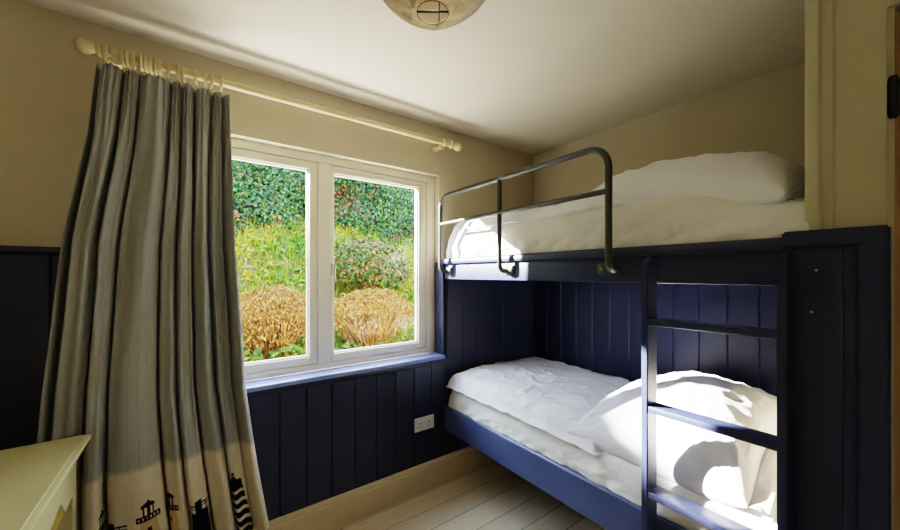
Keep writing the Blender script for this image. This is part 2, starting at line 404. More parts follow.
for i, (a, b_) in enumerate(((WY0+.032, MY0-.003), (MY1+.003, WY1-.068))):
    z0, z1 = WZ0+F+.003, WZ1-F-.014; S = .042
    x0, x1 = XB+.012, XW-.006
    bm = BM()
    SL, SR = (.018, .060) if i else (.045, .045)
    for q in ((a,a+SL,z0,z1),(b_-SR,b_,z0,z1),(a+SL,b_-SR,z0,z0+S),(a+SL,b_-SR,z1-S,z1)): box(bm, x0, x1, q[0], q[1], q[2], q[3], .003)
    s = struct('sash', bm, M['white_wood'], win)
    bm = BM(); gx = x0+.028
    for q in ((a+SL,a+SL+.006,z0+S,z1-S),(b_-SR-.008,b_-SR,z0+S,z1-S),(a+SL,b_-SR,z0+S,z0+S+.008),(a+SL,b_-SR,z1-S-.008,z1-S)): box(bm, gx-.01, gx+.012, q[0], q[1], q[2], q[3], .002)
    struct('glazing_bead', bm, M['white_wood'], s)
    bm = BM(); vs = [bm.verts.new(p) for p in ((gx,a+SL,z0+S),(gx,b_-SR,z0+S),(gx,b_-SR,z1-S),(gx,a+SL,z1-S))]; bm.faces.new(vs)
    struct('glass_pane', bm, M['glass'], s, 0)
    hy = a+SL*.5 if i else b_-SR*.5
    if i:
        bm = BM(); box(bm, XW-.006, XW+.004, hy-.008, hy+.008, 1.38, 1.45, .003); tube(bm, [(XW+.002,hy,1.43),(XW+.026,hy,1.428),(XW+.032,hy,1.415),(XW+.032,hy+.002,1.345)], .007, 10)
        struct('window_handle', bm, M['chrome'], s)

# double socket
so = thing('wall_socket', 'white plastic double wall socket on the blue panelling below the window', 'socket', (XF,.74,.43))
sy0 = 1.123
bm = BM(); box(bm, XF, XF+.010, sy0, sy0+.147, .387, .473, .003); obj('face_plate', bm, M['plastic'], so)
for cy in (sy0+.040, sy0+.107):
    bm = BM(); box(bm, XF+.008, XF+.0108, cy-.004, cy+.004, .432, .441, 0); box(bm, XF+.008, XF+.0108, cy-.014, cy-.008, .412, .418, 0); box(bm, XF+.008, XF+.0108, cy+.008, cy+.014, .412, .418, 0)
    obj('socket_slots', bm, M['socket_hole'], so)
for cy in (sy0+.018, sy0+.129):
    bm = BM(); box(bm, XF+.008, XF+.014, cy-.006, cy+.006, .440, .460, .002); obj('switch', bm, M['plastic'], so)

# ------------------------------------------------------------------ bunk bed
bunk = thing('bunk_bed', 'navy painted built-in bunk bed with ladder and dark metal guard rail', 'bunk bed', (-1.0,1.8,0))
bm = BM(); box(bm, XF, -.235, BF, BF+.04, 1.356, 1.462, .004); fb = obj('upper_front_beam', bm, M['navy_dark'], bunk)
bm = BM(); prism(bm, [(BF-.016,1.458),(BF-.018,1.464),(BF-.018,1.482),(BF-.012,1.491),(BF-.002,1.495),(BF+.05,1.495),(BF+.05,1.458)], 'x', XF, -.235); obj('moulding', bm, M['navy_dark'], fb)
bm = BM(); box(bm, XF, -.175, BF+.04, YF, 1.40, 1.43); obj('upper_base_board', bm, M['navy_dark'], bunk)
bm = BM(); prism(bm, [(BF,.345),(BF,.493),(BF+.004,.500),(BF+.010,.505),(BF+.030,.505),(BF+.036,.500),(BF+.036,.345)], 'x', XF, -.12); obj('lower_front_rail', bm, M['rail'], bunk)
bm = BM(); box(bm, XF, -.175, BF+.036, YF, .43, .455); obj('lower_base_board', bm, M['navy_dark'], bunk)
# end panel
ep_y = 1.335
bm = BM()
box(bm, -.240, -.130, ep_y+.018, ep_y+.036, 0, 1.465, .003); box(bm, -.130, -.095, ep_y+.018, ep_y+.036, 0, 1.465, .003)
ep = obj('end_panel', bm, M['navy_dark'], bunk)
bm = BM()
prism(bm, [(-.103,0),(-.103,1.464),(-.244,1.464),(-.244,1.508),(-.053,1.508),(-.053,0)], 'y', ep_y, ep_y+.040)
bmesh.ops.bevel(bm, geom=list(bm.edges), offset=.005, segments=2, affect='EDGES')
obj('panel_frame', bm, M['navy_dark'], ep)
for sxx, szz in ((-.178,1.40),(-.187,1.287)):
    bm = BM(); lathe(bm, [(.0,-.0015),(.0035,-.001),(.0035,.002)], (sxx,ep_y+.018,szz), 'y', 10); obj('screw', bm, M['chrome'], ep)
# ladder
ladder = bpy.data.objects.new('ladder', None); COL.objects.link(ladder); ladder.parent = bunk; OFF['ladder'] = OFF['bunk_bed']
LY0, LY1 = 1.285, BF-.001
for x0, x1 in ((-.604,-.582), (-.245,-.223)):
    bm = BM()
    prism(bm, [(LY1,0),(LY0,0)] + [(LY0+.045-.045*math.cos(t), 1.405+.045*math.sin(t)) for t in [i*math.pi/16 for i in range(9)]] + [(LY1,1.45)], 'x', x0, x1)
    bmesh.ops.bevel(bm, geom=[e for e in bm.edges if abs((e.verts[0].co-e.verts[1].co).x) < 1e-4], offset=.003, segments=2, affect='EDGES')
    obj('stile', bm, M['navy_dark'], ladder)
for zt in (1.232, .925, .624, .325):
    bm = BM(); box(bm, -.583, -.244, LY0+.003, LY1-.002, zt-.022, zt, .003); obj('rung', bm, M['navy_dark'], ladder)
# guard rail
GY, GZ, GR = 1.303, 1.894, .0135
gx = (-1.885, -1.338, -.735)
rail = bpy.data.objects.new('guard_rail', None); COL.objects.link(rail); rail.parent = bunk; OFF['guard_rail'] = OFF['bunk_bed']
def foot(x):   # from plate on beam out and up to the vertical post
    return [(x, BF-.004, 1.408), (x, BF-.018, 1.406)] + [(x, GY+.034*(1-math.cos(t)) , 1.440-.034*math.sin(t)) for t in [math.pi/2-i*math.pi/16 for i in range(9)]]
bm = BM(); rr = .085
pts = foot(gx[0]) + [(gx[0], GY, GZ-rr)] + [(gx[0]+rr-rr*math.cos(t), GY, GZ-rr+rr*math.sin(t)) for t in [i*math.pi/16 for i in range(1,9)]]
pts += [(gx[2]-rr+rr*math.sin(t), GY, GZ-rr+rr*math.cos(t)) for t in [i*math.pi/16 for i in range(0,9)]] + foot(gx[2])[::-1]
tube(bm, pts, GR, 14); obj('rail_hoop', bm, M['steel'], rail, 60)
bm = BM(); tube(bm, foot(gx[1]) + [(gx[1], GY, GZ)], GR*.9, 14); obj('rail_post', bm, M['steel'], rail, 60)
bm = BM(); tube(bm, [(gx[0],GY,1.714),(gx[2],GY,1.714)], GR*.85, 14); obj('middle_bar', bm, M['steel'], rail, 60)
for i, x in enumerate(gx):
    d = (.0, .012, -.035)[i]
    bm = BM(); xa, xb = x+d-.036, x+d+.036
    if i == 0: xa, xb = x-.02, x+.05
    if i == 1: xa, xb = x-.02, x+.055
    if i == 2: xa, xb = x-.075, x+.016
    box(bm, xa, xb, BF-.008, BF, 1.386, 1.434, .002)
    for bx in (xa+.018, xb-.03 if i == 2 else xb-.016): lathe(bm, [(0,-.004),(.006,-.003),(.008,0),(.008,.002)], (bx,BF-.008,1.410), 'y', 10, 1)
    obj('mounting_plate', bm, [M['steel'], M['brass']], rail)

# ------------------------------------------------------------------ bedding
def ridged(x, y, z=0): return 1-abs(2*(.5+.5*nz(x, y, z))-1)*1.6
def slab(name, x0, x1, y0, y1, zb, zt, edge, hfun, m, nx=150, ny=80, side=10, parent=None, bulge=.012, wr=1.0, seed=0.0, under=.0):
    """soft rounded slab: top grid with rounded edges and front / side skirts; hfun adds height to the top"""
    bm = BM(); V = {}
    cx, cy = (x0+x1)/2, (y0+y1)/2; hx, hy = (x1-x0)/2, (y1-y0)/2
    def ringpt(i, j):
        u = -1+2*i/nx; v = -1+2*j/ny
        return u, v
    H = zt-zb
    for i in range(nx+1):
        for j in range(ny+1):
            u, v = ringpt(i, j)
            # inset grid lines so that the edges are rounded: distance from border in metres
            px, py = cx+u*hx, cy+v*hy
            d = min(hx-abs(px-cx), hy-abs(py-cy))
            drop = 0
            if d < edge: drop = edge-math.sqrt(max(0, edge*edge-(edge-d)**2))
            z = zt-drop+hfun(px, py)
            V[i,j] = bm.verts.new((px, py, z))
    for i in range(nx):
        for j in range(ny): bm.faces.new((V[i,j],V[i+1,j],V[i+1,j+1],V[i,j+1]))
    border = [(i,0) for i in range(nx)] + [(nx,j) for j in range(ny)] + [(i,ny) for i in range(nx,0,-1)] + [(0,j) for j in range(ny,0,-1)]
    prev = [V[b] for b in border]
    for s in range(1, side+1):
        t = s/side; cur = []
        for q, b in enumerate(border):
            p = V[b].co; n = Vector((0,0,0))
            if b[1] == 0: n.y -= 1
            if b[1] == ny: n.y += 1
            if b[0] == 0: n.x -= 1
            if b[0] == nx: n.x += 1
            n.normalize()
            z = lerp(p.z, zb, t)
            w = bulge*math.sin(math.pi*min(1, t*1.0))+ wr*.006*nz(p.x*9+seed, p.y*9, z*7)*math.sin(math.pi*t*.9+.1)+wr*.004*nz(p.x*28+seed, p.y*28, z*11)*t
            w += wr*.0035*nz((p.x+p.y)*21+seed, t*1.2, 5)*math.sin(math.pi*min(1,t*.9+.1))+wr*.003*nz((p.x+p.y)*11+t*3.2+seed, t*2, 8)*min(1,t*2)*1.8
            w -= under*t
            cur.append(bm.verts.new((p.x+n.x*w, p.y+n.y*w, z)))
        for q in range(len(border)):
            r = (q+1) % len(border)
            bm.faces.new((prev[q], cur[q], cur[r], prev[r]))
        prev = cur
    bmesh.ops.recalc_face_normals(bm, faces=bm.faces)
    return obj(name, bm, m, parent, 180)

def wrinkle(x, y, s=0.0, amp=1.0):
    a = .010*nz(x*3+s, y*3.4, s) + .007*nz(x*7.5+y*3+s, y*9-x*2, s*2) + .0035*nz(x*17+s, y*21+x*5, 3)
    r = 1-abs(nz(x*5+y*4+s, y*5-x*3.5, s+9))*2.2
    q = 1-abs(nz(x*9-y*7+s, y*4+x*3, s+21))*2.6; p = 1-abs(nz(x*4+y*13+s, y*6-x*7, s+33))*3.0
    return amp*(a + .008*max(0, r)**3 + .005*max(0, q)**3 + .0045*max(0, p)**3)
# lower bunk
o = slab('mattress', -1.895, -.195, BF+.030, 2.255, .456, .632, .05, lambda x, y: wrinkle(x, y, 2.0, .6), M['sheet'], 260, 90, 18, bulge=.010, wr=2.4, seed=3)
tag(o, 'white sheeted mattress lying on the lower bunk', 'mattress')
def duv_low(x, y):
    e = smooth01((x+1.895)/.12)
    return wrinkle(x, y, 5.0, 1.05) + .03*math.sin(max(0,min(1,(y-1.38)/.87))*math.pi) + .012*nz(x*2.2, y*2.0, 4) - .02*smooth01((x+1.15)/.3)
o = slab('duvet', -1.912, -.84, BF+.018, 2.262, .625, .712, .075, duv_low, M['linen'], 220, 120, 10, bulge=.016, wr=1.6, seed=8, under=.01)
tag(o, 'puffy white duvet spread over the lower bunk mattress', 'duvet')
# upper bunk
def matt_up(x, y): return wrinkle(x, y, 12.0, .7) - .065*smooth01((x+.55)/.35)
o = slab('mattress', -1.912, -.185, BF+.034, 2.255, 1.432, 1.672, .05, matt_up, M['sheet'], 260, 90, 22, bulge=.012, wr=3.0, seed=31)
tag(o, 'white sheeted mattress lying on the upper bunk behind the guard rail', 'mattress')
def duv_up(x, y):
    return wrinkle(x, y, 15.0, 1.2) + .02*math.sin(max(0,min(1,(y-1.4)/.85))*math.pi) + .012*nz(x*2.2, y*2.0, 14) - .055*smooth01((x+.80)/.30)
o = slab('duvet', -1.912, -.50, BF+.060, 2.25, 1.665, 1.735, .055, duv_up, M['linen'], 200, 100, 8, bulge=.012, wr=1.4, seed=18, under=.008)
tag(o, 'white duvet spread over the upper bunk mattress', 'duvet')

def pillow(name, cx, cy, z0, a, b_, H, label, rot=0.0, seed=0.0, flap=.05, lowfront=.0, tilt=0.0, thin=0.0, power=.5):
    """plump pillow in a case; +x end is the open end of the case with a loose flap"""
    t = thing(name, label, 'pillow', (cx, cy, z0), 'white bed pillows')
    N = 72
    cr, sr = math.cos(rot), math.sin(rot)
    def base(u, v):
        pin = 1-.075*math.cos(v*math.pi/2)**1.2; pin2 = 1-.065*math.cos(u*math.pi/2)**1.2
        return a*u*pin, b_*v*pin2
    def wrk(u, v, sgn):
        w = 0
        for cu, cv in ((-1,-1),(1,-1),(-1,1),(1,1)):
            du, dv = (u-cu)*a, (v-cv)*b_; r = math.hypot(du, dv)+1e-4; th = math.atan2(dv, du)
            w += .010*nz(th*5.0+seed+cu*3, cv*7+r*2.5, seed)*math.exp(-((r-.12)/.13)**2)
        w += .012*nz(u*1.6+seed, v*1.6, sgn*2.0) + .006*nz(u*4+v*2+seed, v*5-u, sgn) + .003*nz(u*11+seed, v*9, sgn*3)
        rg = 1-abs(nz(u*2.2+v*1.5+seed*2, v*2.6-u*1.3, 5))*2.6
        w += .007*max(0, rg)**3
        return w
    def P(u, v, sgn):
        x, y = base(u, v)
        f = max(0,(1-abs(u)**2.6))*max(0,(1-abs(v)**2.6))
        h = f**power*(1-thin*smooth01((.25-u)/1.15))
        edge = min(1, f*6)
        if sgn > 0: z = H*.30 + H*.70*h + wrk(u, v, 1)*edge*1.3
        else: z = H*.30 - H*.30*min(1, h*1.6)
        z += lowfront*smooth01((-v-.2)/.8)*(-.30*H) + tilt*u
        X, Y = x*cr-y*sr, x*sr+y*cr
        return Vector((cx+X, cy+Y, z0+z))
    bm = BM(); T = {}; B = {}
    for i in range(N+1):
        for j in range(N+1):
            # cosine spacing concentrates vertices at the seam
            u = -math.cos(math.pi*i/N); v = -math.cos(math.pi*j/N)
            T[i,j] = bm.verts.new(P(u, v, 1))
            if 0 < i < N and 0 < j < N: B[i,j] = bm.verts.new(P(u, v, -1))
            else: B[i,j] = T[i,j]
    for i in range(N):
        for j in range(N):
            bm.faces.new((T[i,j],T[i+1,j],T[i+1,j+1],T[i,j+1]))
            q = (B[i,j],B[i,j+1],B[i+1,j+1],B[i+1,j])
            if len(set(q)) == 4 and not bm.faces.get(q):
                try: bm.faces.new(q)
                except ValueError: pass
    bmesh.ops.recalc_face_normals(bm, faces=bm.faces)
    obj('pillow_body', bm, M['linen'], t, 180)
    # loose open hem of the pillowcase
    bm = BM(); rows = []
    NR = 10
    for j in range(N+1):
        v = -math.cos(math.pi*j/N)*.985
        base_p = P(1, v, 1); col = []
        for side in (1, -1):
            for r in range(NR+1):
                t_ = r/NR
                gap = (.010+.012*(1-v*v)+.006*nz(v*6, side*3, seed))*math.sin(min(1,t_*1.3)*math.pi/2)*side
                X = flap*t_*(1+.18*nz(v*4+seed, 2, side)); 
                yv = .010*nz(v*5, t_*2, seed)*t_
                col.append(bm.verts.new(base_p + Vector((X*cr-yv*sr, X*sr+yv*cr, gap-.30*flap*t_*t_ + .012*t_*nz(v*7+seed, side*5+t_, 1)))))
        rows.append(col)
    for c0, c1 in zip(rows, rows[1:]):
        for s in (0, NR+1):
            for r in range(NR): bm.faces.new((c0[s+r], c0[s+r+1], c1[s+r+1], c1[s+r]))
    obj('pillowcase_hem', bm, M['linen'], t, 180)
    return t
pillow('pillow', -.655, 1.785, .655, .325, .405, .275, 'plump white pillow in the sun on the lower bunk behind the ladder', R(0), 3.0, .05, lowfront=.85, thin=.35, power=.45)
pillow('pillow', -.552, 1.765, 1.648, .345, .35, .225, 'plump white pillow on the upper bunk in the corner by the door frame', R(-6), 9.0, .012, lowfront=.55, tilt=-.055, power=.36)

# ------------------------------------------------------------------ curtain pole, rings, curtain
PX, PZ, PY0, PY1 = -1.875, 2.250, -.284, 1.375
cp = thing('curtain_pole', 'cream painted wooden curtain pole with turned finials above the window', 'curtain pole', (PX,.55,PZ))
bm = BM(); tube(bm, [(PX,PY0,PZ),(PX,PY1,PZ)], .0165, 20); obj('pole', bm, M['pole'], cp, 60)
fin = [(.0165,0),(.026,.002),(.027,.012),(.020,.018),(.016,.024),(.020,.032),(.028,.048),(.030,.062),(.027,.078),(.018,.090),(.007,.096),(0,.097)]
bm = BM(); lathe(bm, fin, (PX,PY1,PZ), 'y', 20); obj('finial', bm, M['pole'], cp, 60)
bm = BM(); lathe(bm, [(r,-h*.78) for r,h in fin], (PX,PY0,PZ), 'y', 20); obj('finial', bm, M['pole'], cp, 60)
for by in (-.245, 1.325):
    bm = BM()
    lathe(bm, [(.034,0),(.036,.006),(.030,.012),(.018,.020),(.015,.040),(.019,.060),(.022,.075),(.020,.085)], (XP,by,PZ-.012), 'x', 18)
    lathe(bm, [(.0215,-.012),(.024,-.008),(.024,.008),(.0215,.012)], (PX,by,PZ), 'y', 20)
    obj('bracket', bm, M['pole'], cp, 60)
# rings
ring_y = [-.272,-.224,-.209,-.194,-.170,-.155,-.141,-.127,-.113,-.088,-.052,-.036,.007,.042,.064,.098]
ORD = ['first','second','third','fourth','fifth','sixth','seventh','eighth','ninth','tenth','eleventh','twelfth','thirteenth','fourteenth','fifteenth','sixteenth']
ring0 = None
for i, ry in enumerate(ring_y):
    lab = 'cream wooden curtain ring, %s along the pole from the left finial' % ORD[i]
    if ring0 is None:
        ring0 = thing('curtain_ring', lab, 'curtain ring', (PX,ry,PZ-.008), 'cream rings along the curtain pole')
        bm = BM(); lathe(bm, [(.0262+.0062*math.cos(t), .0062*math.sin(t)) for t in [k*2*math.pi/10 for k in range(10)]], (PX,ry,PZ-.008), 'y', 26, closed=True)
        obj('ring', bm, M['pole'], ring0, 180)
        bm = BM(); tube(bm, [(PX+.002,ry,PZ-.038),(PX+.002,ry,PZ-.050)]+[(PX+.002+.004*math.sin(a), ry, PZ-.054+.004*math.cos(a)) for a in [k*math.pi/5 for k in range(11)]], .0014, 6); obj('eyelet', bm, M['brass'], ring0, 180)
    else:
        c = copy_tree(ring0); c.location = (PX,ry,PZ-.008); c['label'] = lab
    if i: c.rotation_euler = (0, rnd.uniform(-.06,.06), rnd.uniform(-.12,.12))

# curtain
YL = [(.27,-.44),(.60,-.44),(1.0,-.42),(1.5,-.38),(1.9,-.325),(2.19,-.300)]
YRt = [(.27,.262),(.5,.228),(.92,.172),(1.5,.140),(1.9,.132),(2.19,.130)]
XCt = [(.27,-1.790),(1.0,-1.795),(1.5,-1.805),(2.0,-1.850),(2.19,-1.868)]
GREY, GREY2 = lin(172,172,165), lin(161,161,154)
CREAM = lin(224,214,190); MAROON = lin(66,26,24); NAVY = lin(20,22,36); TAN = lin(200,178,136)
NF = 7.6
def fold_xy(s, z):
    t = smooth01((2.19-z)/.55)
    ph = 2*math.pi*(NF*s + .30*math.sin(2*math.pi*1.25*s+.6) + .20*math.sin(2*math.pi*2.9*s+2) + .22*nz(s*3.3, z*.55, 1.7)*t)
    A = lerp(.030, .064, t)*(1+.5*nz(s*6.5, z*.45, 4.2)) * lerp(1, 1.12, smooth01((1.2-z)/1.0))
    cc = 2*(math.cos(ph/2)**2+.004)**.30-1.15
    wid = interp(YRt, z)-interp(YL, z)
    y = lerp(interp(YL, z), interp(YRt, z), s) + .42*wid/(2*math.pi*NF)*math.sin(ph)*lerp(.5,1.9,t)*(1+.5*nz(s*5,z*.5,8)) 
    y += .012*nz(s*4, z*1.2, 6)*t
    x = interp(XCt, z) + A*cc + (1-t)*.008*math.cos(5*ph) + .010*math.sin(ph*1.5+z*1.3)*t + .011*math.sin(ph*2.6+1.2*math.sin(z*1.7)+2)*t*lerp(1,.55,smooth01((1.1-z)/.6)) + .006*nz(s*14, z*2.2, 3)*t
    return x, y
TOWERS = [(.10,1),(.24,0),(.40,1),(.575,0),(.79,1),(.905,0),(1.02,1),(1.128,0),(1.30,2),(1.475,1),(1.60,0),(1.985,2)]   # printed lighthouses along the cloth
def print_col(w, z):
    """w: distance along the cloth, z: height"""
    if z > .650:
        st = (w % .034) < .003
        return GREY2 if st else GREY
    kind, d = None, 0
    for cx, kk in TOWERS:
        if abs(w-cx) < .064: kind, d = kk, w-cx
    if kind is None: return CREAM
    h = z-.27
    if kind == 0:            # tan tower with maroon lantern and gallery
        hw = lerp(.042, .026, h/.20)
        if h < .195 and abs(d) < hw:
            if abs(d) < .006 and .05 < (h % .1) < .07: return MAROON
            return TAN
        if .195 <= h < .216 and abs(d) < .038: return MAROON if ((d+1) % .012) < .0085 or h < .200 or h > .211 else CREAM
        if .216 <= h < .244 and abs(d) < .017: return MAROON if (abs(d) > .012 or abs(d) < .005) else CREAM
        if .244 <= h < .264 and abs(d) < .024*(1-((h-.244)/.020)**2)**.5: return MAROON
        if .264 <= h < .272 and abs(d) < .003: return MAROON
    elif kind == 1:          # solid dark tower with open gallery
        hw = lerp(.052, .034, h/.17)
        if h < .165 and abs(d) < hw: return NAVY
        if .165 <= h < .200 and abs(d) < .052 and (h < .170 or .184 < h < .188 or h > .196 or (abs(d) % .026) < .004): return NAVY
        if .165 <= h < .215 and abs(d) < .014: return NAVY
    elif kind == 2:          # tower in dark and cream bands
        hw = lerp(.060, .034, h/.24)
        if h < .235 and abs(d) < hw: return NAVY if (h > .19 or ((h+.006) % .040) < .025) else CREAM
        if .235 <= h < .262 and abs(d) < .018*(1-((h-.235)/.027)): return NAVY
        if .262 <= h < .275 and abs(d) < .004: return NAVY
    return CREAM
NS = 520
zs = [2.190-(2.190-.650)*i/70 for i in range(70)] + [.650-(.650-.27)*i/120 for i in range(121)]
W = [0.0]
for i in range(NS):
    p0, p1 = fold_xy(i/NS, .5), fold_xy((i+1)/NS, .5); W.append(W[-1]+math.hypot(p1[0]-p0[0], p1[1]-p0[1]))
bm = BM(); lay = bm.loops.layers.float_color.new('print'); uvl = bm.loops.layers.uv.new('UVMap')
grid = []
for z in zs:
    hang = .012*smooth01((.5-z)/.25)
    row = []
    for i in range(NS+1):
        x, y = fold_xy(i/NS, z); row.append(bm.verts.new((x, y, z + (-.008*math.cos(i/NS*40)*smooth01((.35-z)/.1)))))
    grid.append(row)
wshift = .022
for r in range(len(zs)-1):
    for i in range(NS):
        f = bm.faces.new((grid[r][i], grid[r+1][i], grid[r+1][i+1], grid[r][i+1]))
        for l, (rr_, ii) in zip(f.loops, ((r,i),(r+1,i),(r+1,i+1),(r,i+1))):
            l[lay] = print_col(W[ii], zs[rr_]-1e-6); l[uvl].uv = (W[ii], zs[rr_]*.12)
cu = obj('curtain', bm, M['curtain'], None, 180)
sol = cu.modifiers.new('thick', 'SOLIDIFY'); sol.thickness = .0025
tag(cu, 'long grey pleated curtain with a cream lighthouse border, left of the window', 'curtain')

# ------------------------------------------------------------------ pendant lamp
LC = Vector((-.627,.413,2.098)); LR = .152
lamp = thing('pendant_lamp', 'round fibrous paper pendant lamp hanging from the ceiling, open at its base', 'lamp', (LC.x,LC.y,ZC))
bm = BM(); pr = []
for i in range(41):
    th = lerp(math.asin(.034/LR), math.pi-math.asin(.03/LR), i/40); pr.append((LR*math.sin(th)*(1+.004*math.sin(i*2.3)), -LR*math.cos(th)))
pri = [(r*.988, h*.988) for r, h in pr[::-1]]
lathe(bm, pr+pri, LC, 'z', 56, closed=True)
for v in bm.verts:
    d = v.co-LC; v.co = LC + d*(1+.018*nz(d.x*9, d.y*9, d.z*9)+.008*nz(d.x*25, d.y*25, d.z*25))
obj('lamp_shade', bm, M['paper'], lamp, 180)
bm = BM(); zb = LC.z-LR+.006
tube(bm, [(LC.x-.021,LC.y-.029,zb),(LC.x+.021,LC.y+.029,zb)], .0022, 6); tube(bm, [(LC.x-.020,LC.y+.030,zb+.001),(LC.x+.034,LC.y-.006,zb+.001)], .0014, 6)
lathe(bm, [(.034+.0009*math.cos(t), .0009*math.sin(t)) for t in [k*2*math.pi/6 for k in range(6)]], (LC.x,LC.y,zb-.003), 'z', 28, closed=True)
obj('wire_frame', bm, M['black_iron'], lamp, 180)
bm = BM(); lathe(bm, [(0,-.10),(.02,-.098),(.032,-.08),(.034,-.062),(.026,-.04),(.014,-.02),(.014,0)], LC, 'z', 18); obj('bulb', bm, M['bulb'], lamp, 180)
bm = BM(); lathe(bm, [(.016,0),(.02,.005),(.02,.055),(.012,.065),(.0035,.07),(.0035,ZC-LC.z-.02)], LC, 'z', 14); obj('flex', bm, M['flex'], lamp, 60)
bm = BM(); lathe(bm, [(.004,-.035),(.02,-.03),(.042,-.012),(.045,0)], (LC.x,LC.y,ZC), 'z', 20); obj('ceiling_rose', bm, M['plastic'], lamp, 60)

pl = bpy.data.lights.new('shade_fill', 'POINT'); pl.energy = .35; pl.shadow_soft_size = .03; pl.color = (1,.9,.68)  # added faint fill inside the shade; the bulb is taken as unlit
po = bpy.data.objects.new('shade_fill', pl); COL.objects.link(po); po.location = LC+Vector((0,0,-.115))

# ------------------------------------------------------------------ dressing table (lower left)
TX0, TX1, TY0, TY1, TZ = -1.66, -.72, -.80, -.277, .86
tb = thing('dressing_table', 'cream painted dressing table with moulded top and scalloped apron beside the curtain', 'table', ((TX0+TX1)/2,(TY0+TY1)/2,0))
bm = BM()
steps = [(0,TZ-.0),(.0,TZ)]
def ring_rect(bm, ins, z): return [bm.verts.new(p) for p in ((TX0+ins,TY0+ins,z),(TX1-ins,TY0+ins,z),(TX1-ins,TY1-ins,z),(TX0+ins,TY1-ins,z))]
prof = [(.026,TZ-.034),(.022,TZ-.030),(.008,TZ-.026),(.002,TZ-.020),(.0,TZ-.014),(.002,TZ-.007),(.008,TZ-.004),(.012,TZ-.003),(.014,TZ),]
rs = [ring_rect(bm, i, z) for i, z in prof]
bm.faces.new(rs[0][::-1]); bm.faces.new(rs[-1])
for a, b_ in zip(rs, rs[1:]):
    for k in range(4): bm.faces.new((a[k], a[(k+1)%4], b_[(k+1)%4], b_[k]))
obj('table_top', bm, M['desk'], tb, 30)
ax0, ax1, ay0, ay1 = TX0+.075, TX1-.075, TY0+.03, TY1-.022
zt = TZ-.034
def apron_poly(l0, l1):
    n = 48; L_ = l1-l0; low = []
    for i in range(n+1):
        t = i/n; u = min(t, 1-t)*L_
        z = zt-interp([(0,.116),(.05,.118),(.082,.124),(.092,.100),(.115,.078),(.14,.080),(.20,.098),(.26,.104),(9,.104)], u)
        low.append((lerp(l0, l1, t), z))
    return [(l0, zt), *low, (l1, zt)]
for yy in (ay1-.018, ay0):
    bm = BM(); prism(bm, apron_poly(ax0+.04, ax1-.04), 'y', yy, yy+.018); obj('apron', bm, M['desk'], tb)
for xx in (ax0, ax1-.018):
    bm = BM(); prism(bm, apron_poly(ay0+.04, ay1-.04), 'x', xx, xx+.018); obj('apron', bm, M['desk'], tb)
bm = BM(); box(bm, ax0+.02, ax1-.02, ay0+.02, ay1-.020, zt-.17, zt-.02); obj('drawer_box', bm, M['desk_in'], tb)
for lx, sx_ in ((ax0,1),(ax1,-1)):
    for ly, sy_ in ((ay0,1),(ay1,-1)):
        bm = BM(); rs = []
        for z, w in ((0,.026),(.02,.030),(zt-.16,.040),(zt,.042)):
            xs = sorted((lx, lx+sx_*w)); ys = sorted((ly, ly+sy_*w))
            rs.append([bm.verts.new(p) for p in ((xs[0],ys[0],z),(xs[1],ys[0],z),(xs[1],ys[1],z),(xs[0],ys[1],z))])
        bm.faces.new(rs[0][::-1]); bm.faces.new(rs[-1])
        for a, b_ in zip(rs, rs[1:]):
            for k in range(4): bm.faces.new((a[k], a[(k+1)%4], b_[(k+1)%4], b_[k]))
        bmesh.ops.recalc_face_normals(bm, faces=bm.faces)
        obj('leg', bm, M['desk'], tb, 30)

# ------------------------------------------------------------------ garden
TERR = [(-9.0,2.7),(-5.6,2.45),(-5.0,1.80),(-4.2,1.20),(-3.5,.72),(-3.0,.52),(-2.6,.42),(XOUT,.42)]
def ground(x, y): return interp(TERR, x) + (.06*nz(x*.9, y*.9, 2)+.03*nz(x*2.5,y*2.5,7))*smooth01((-2.7-x)/.5)
bm = BM(); nxg, nyg = 60, 70; V = {}
for i in range(nxg+1):
    for j in range(nyg+1):
        x = lerp(-9, -2.92, i/nxg); y = lerp(-6, 7, j/nyg); V[i,j] = bm.verts.new((x, y, ground(x, y)))
for i in range(nxg):
    for j in range(nyg): bm.faces.new((V[i,j],V[i+1,j],V[i+1,j+1],V[i,j+1]))
o = struct('ground', bm, M['soil'], None, 180)
bm = BM(); box(bm, -2.96, XOUT-.002, -4, 7, .28, .42, .004); struct('bounce_slab', bm, M['stone'])  # unseen pale slab added to bounce light up through the window

def leaf(bm, p, n, up, L_, w):
    """folded six-point leaf at p facing n with its tip along up"""
    n = n.normalized(); t = (up-n*up.dot(n))
    if t.length < 1e-3: t = n.orthogonal()
    t.normalize(); s = n.cross(t)
    q = [p, p+t*L_*.35+s*w-n*w*.25, p+t*L_*.75+s*w*.7-n*w*.2, p+t*L_, p+t*L_*.75-s*w*.7-n*w*.2, p+t*L_*.35-s*w-n*w*.25]
    v = [bm.verts.new(x) for x in q]; bm.faces.new((v[0],v[1],v[2],v[3])); bm.faces.new((v[0],v[3],v[4],v[5]))
def rv(): return Vector((rnd.uniform(-1,1), rnd.uniform(-1,1), rnd.uniform(-1,1)))
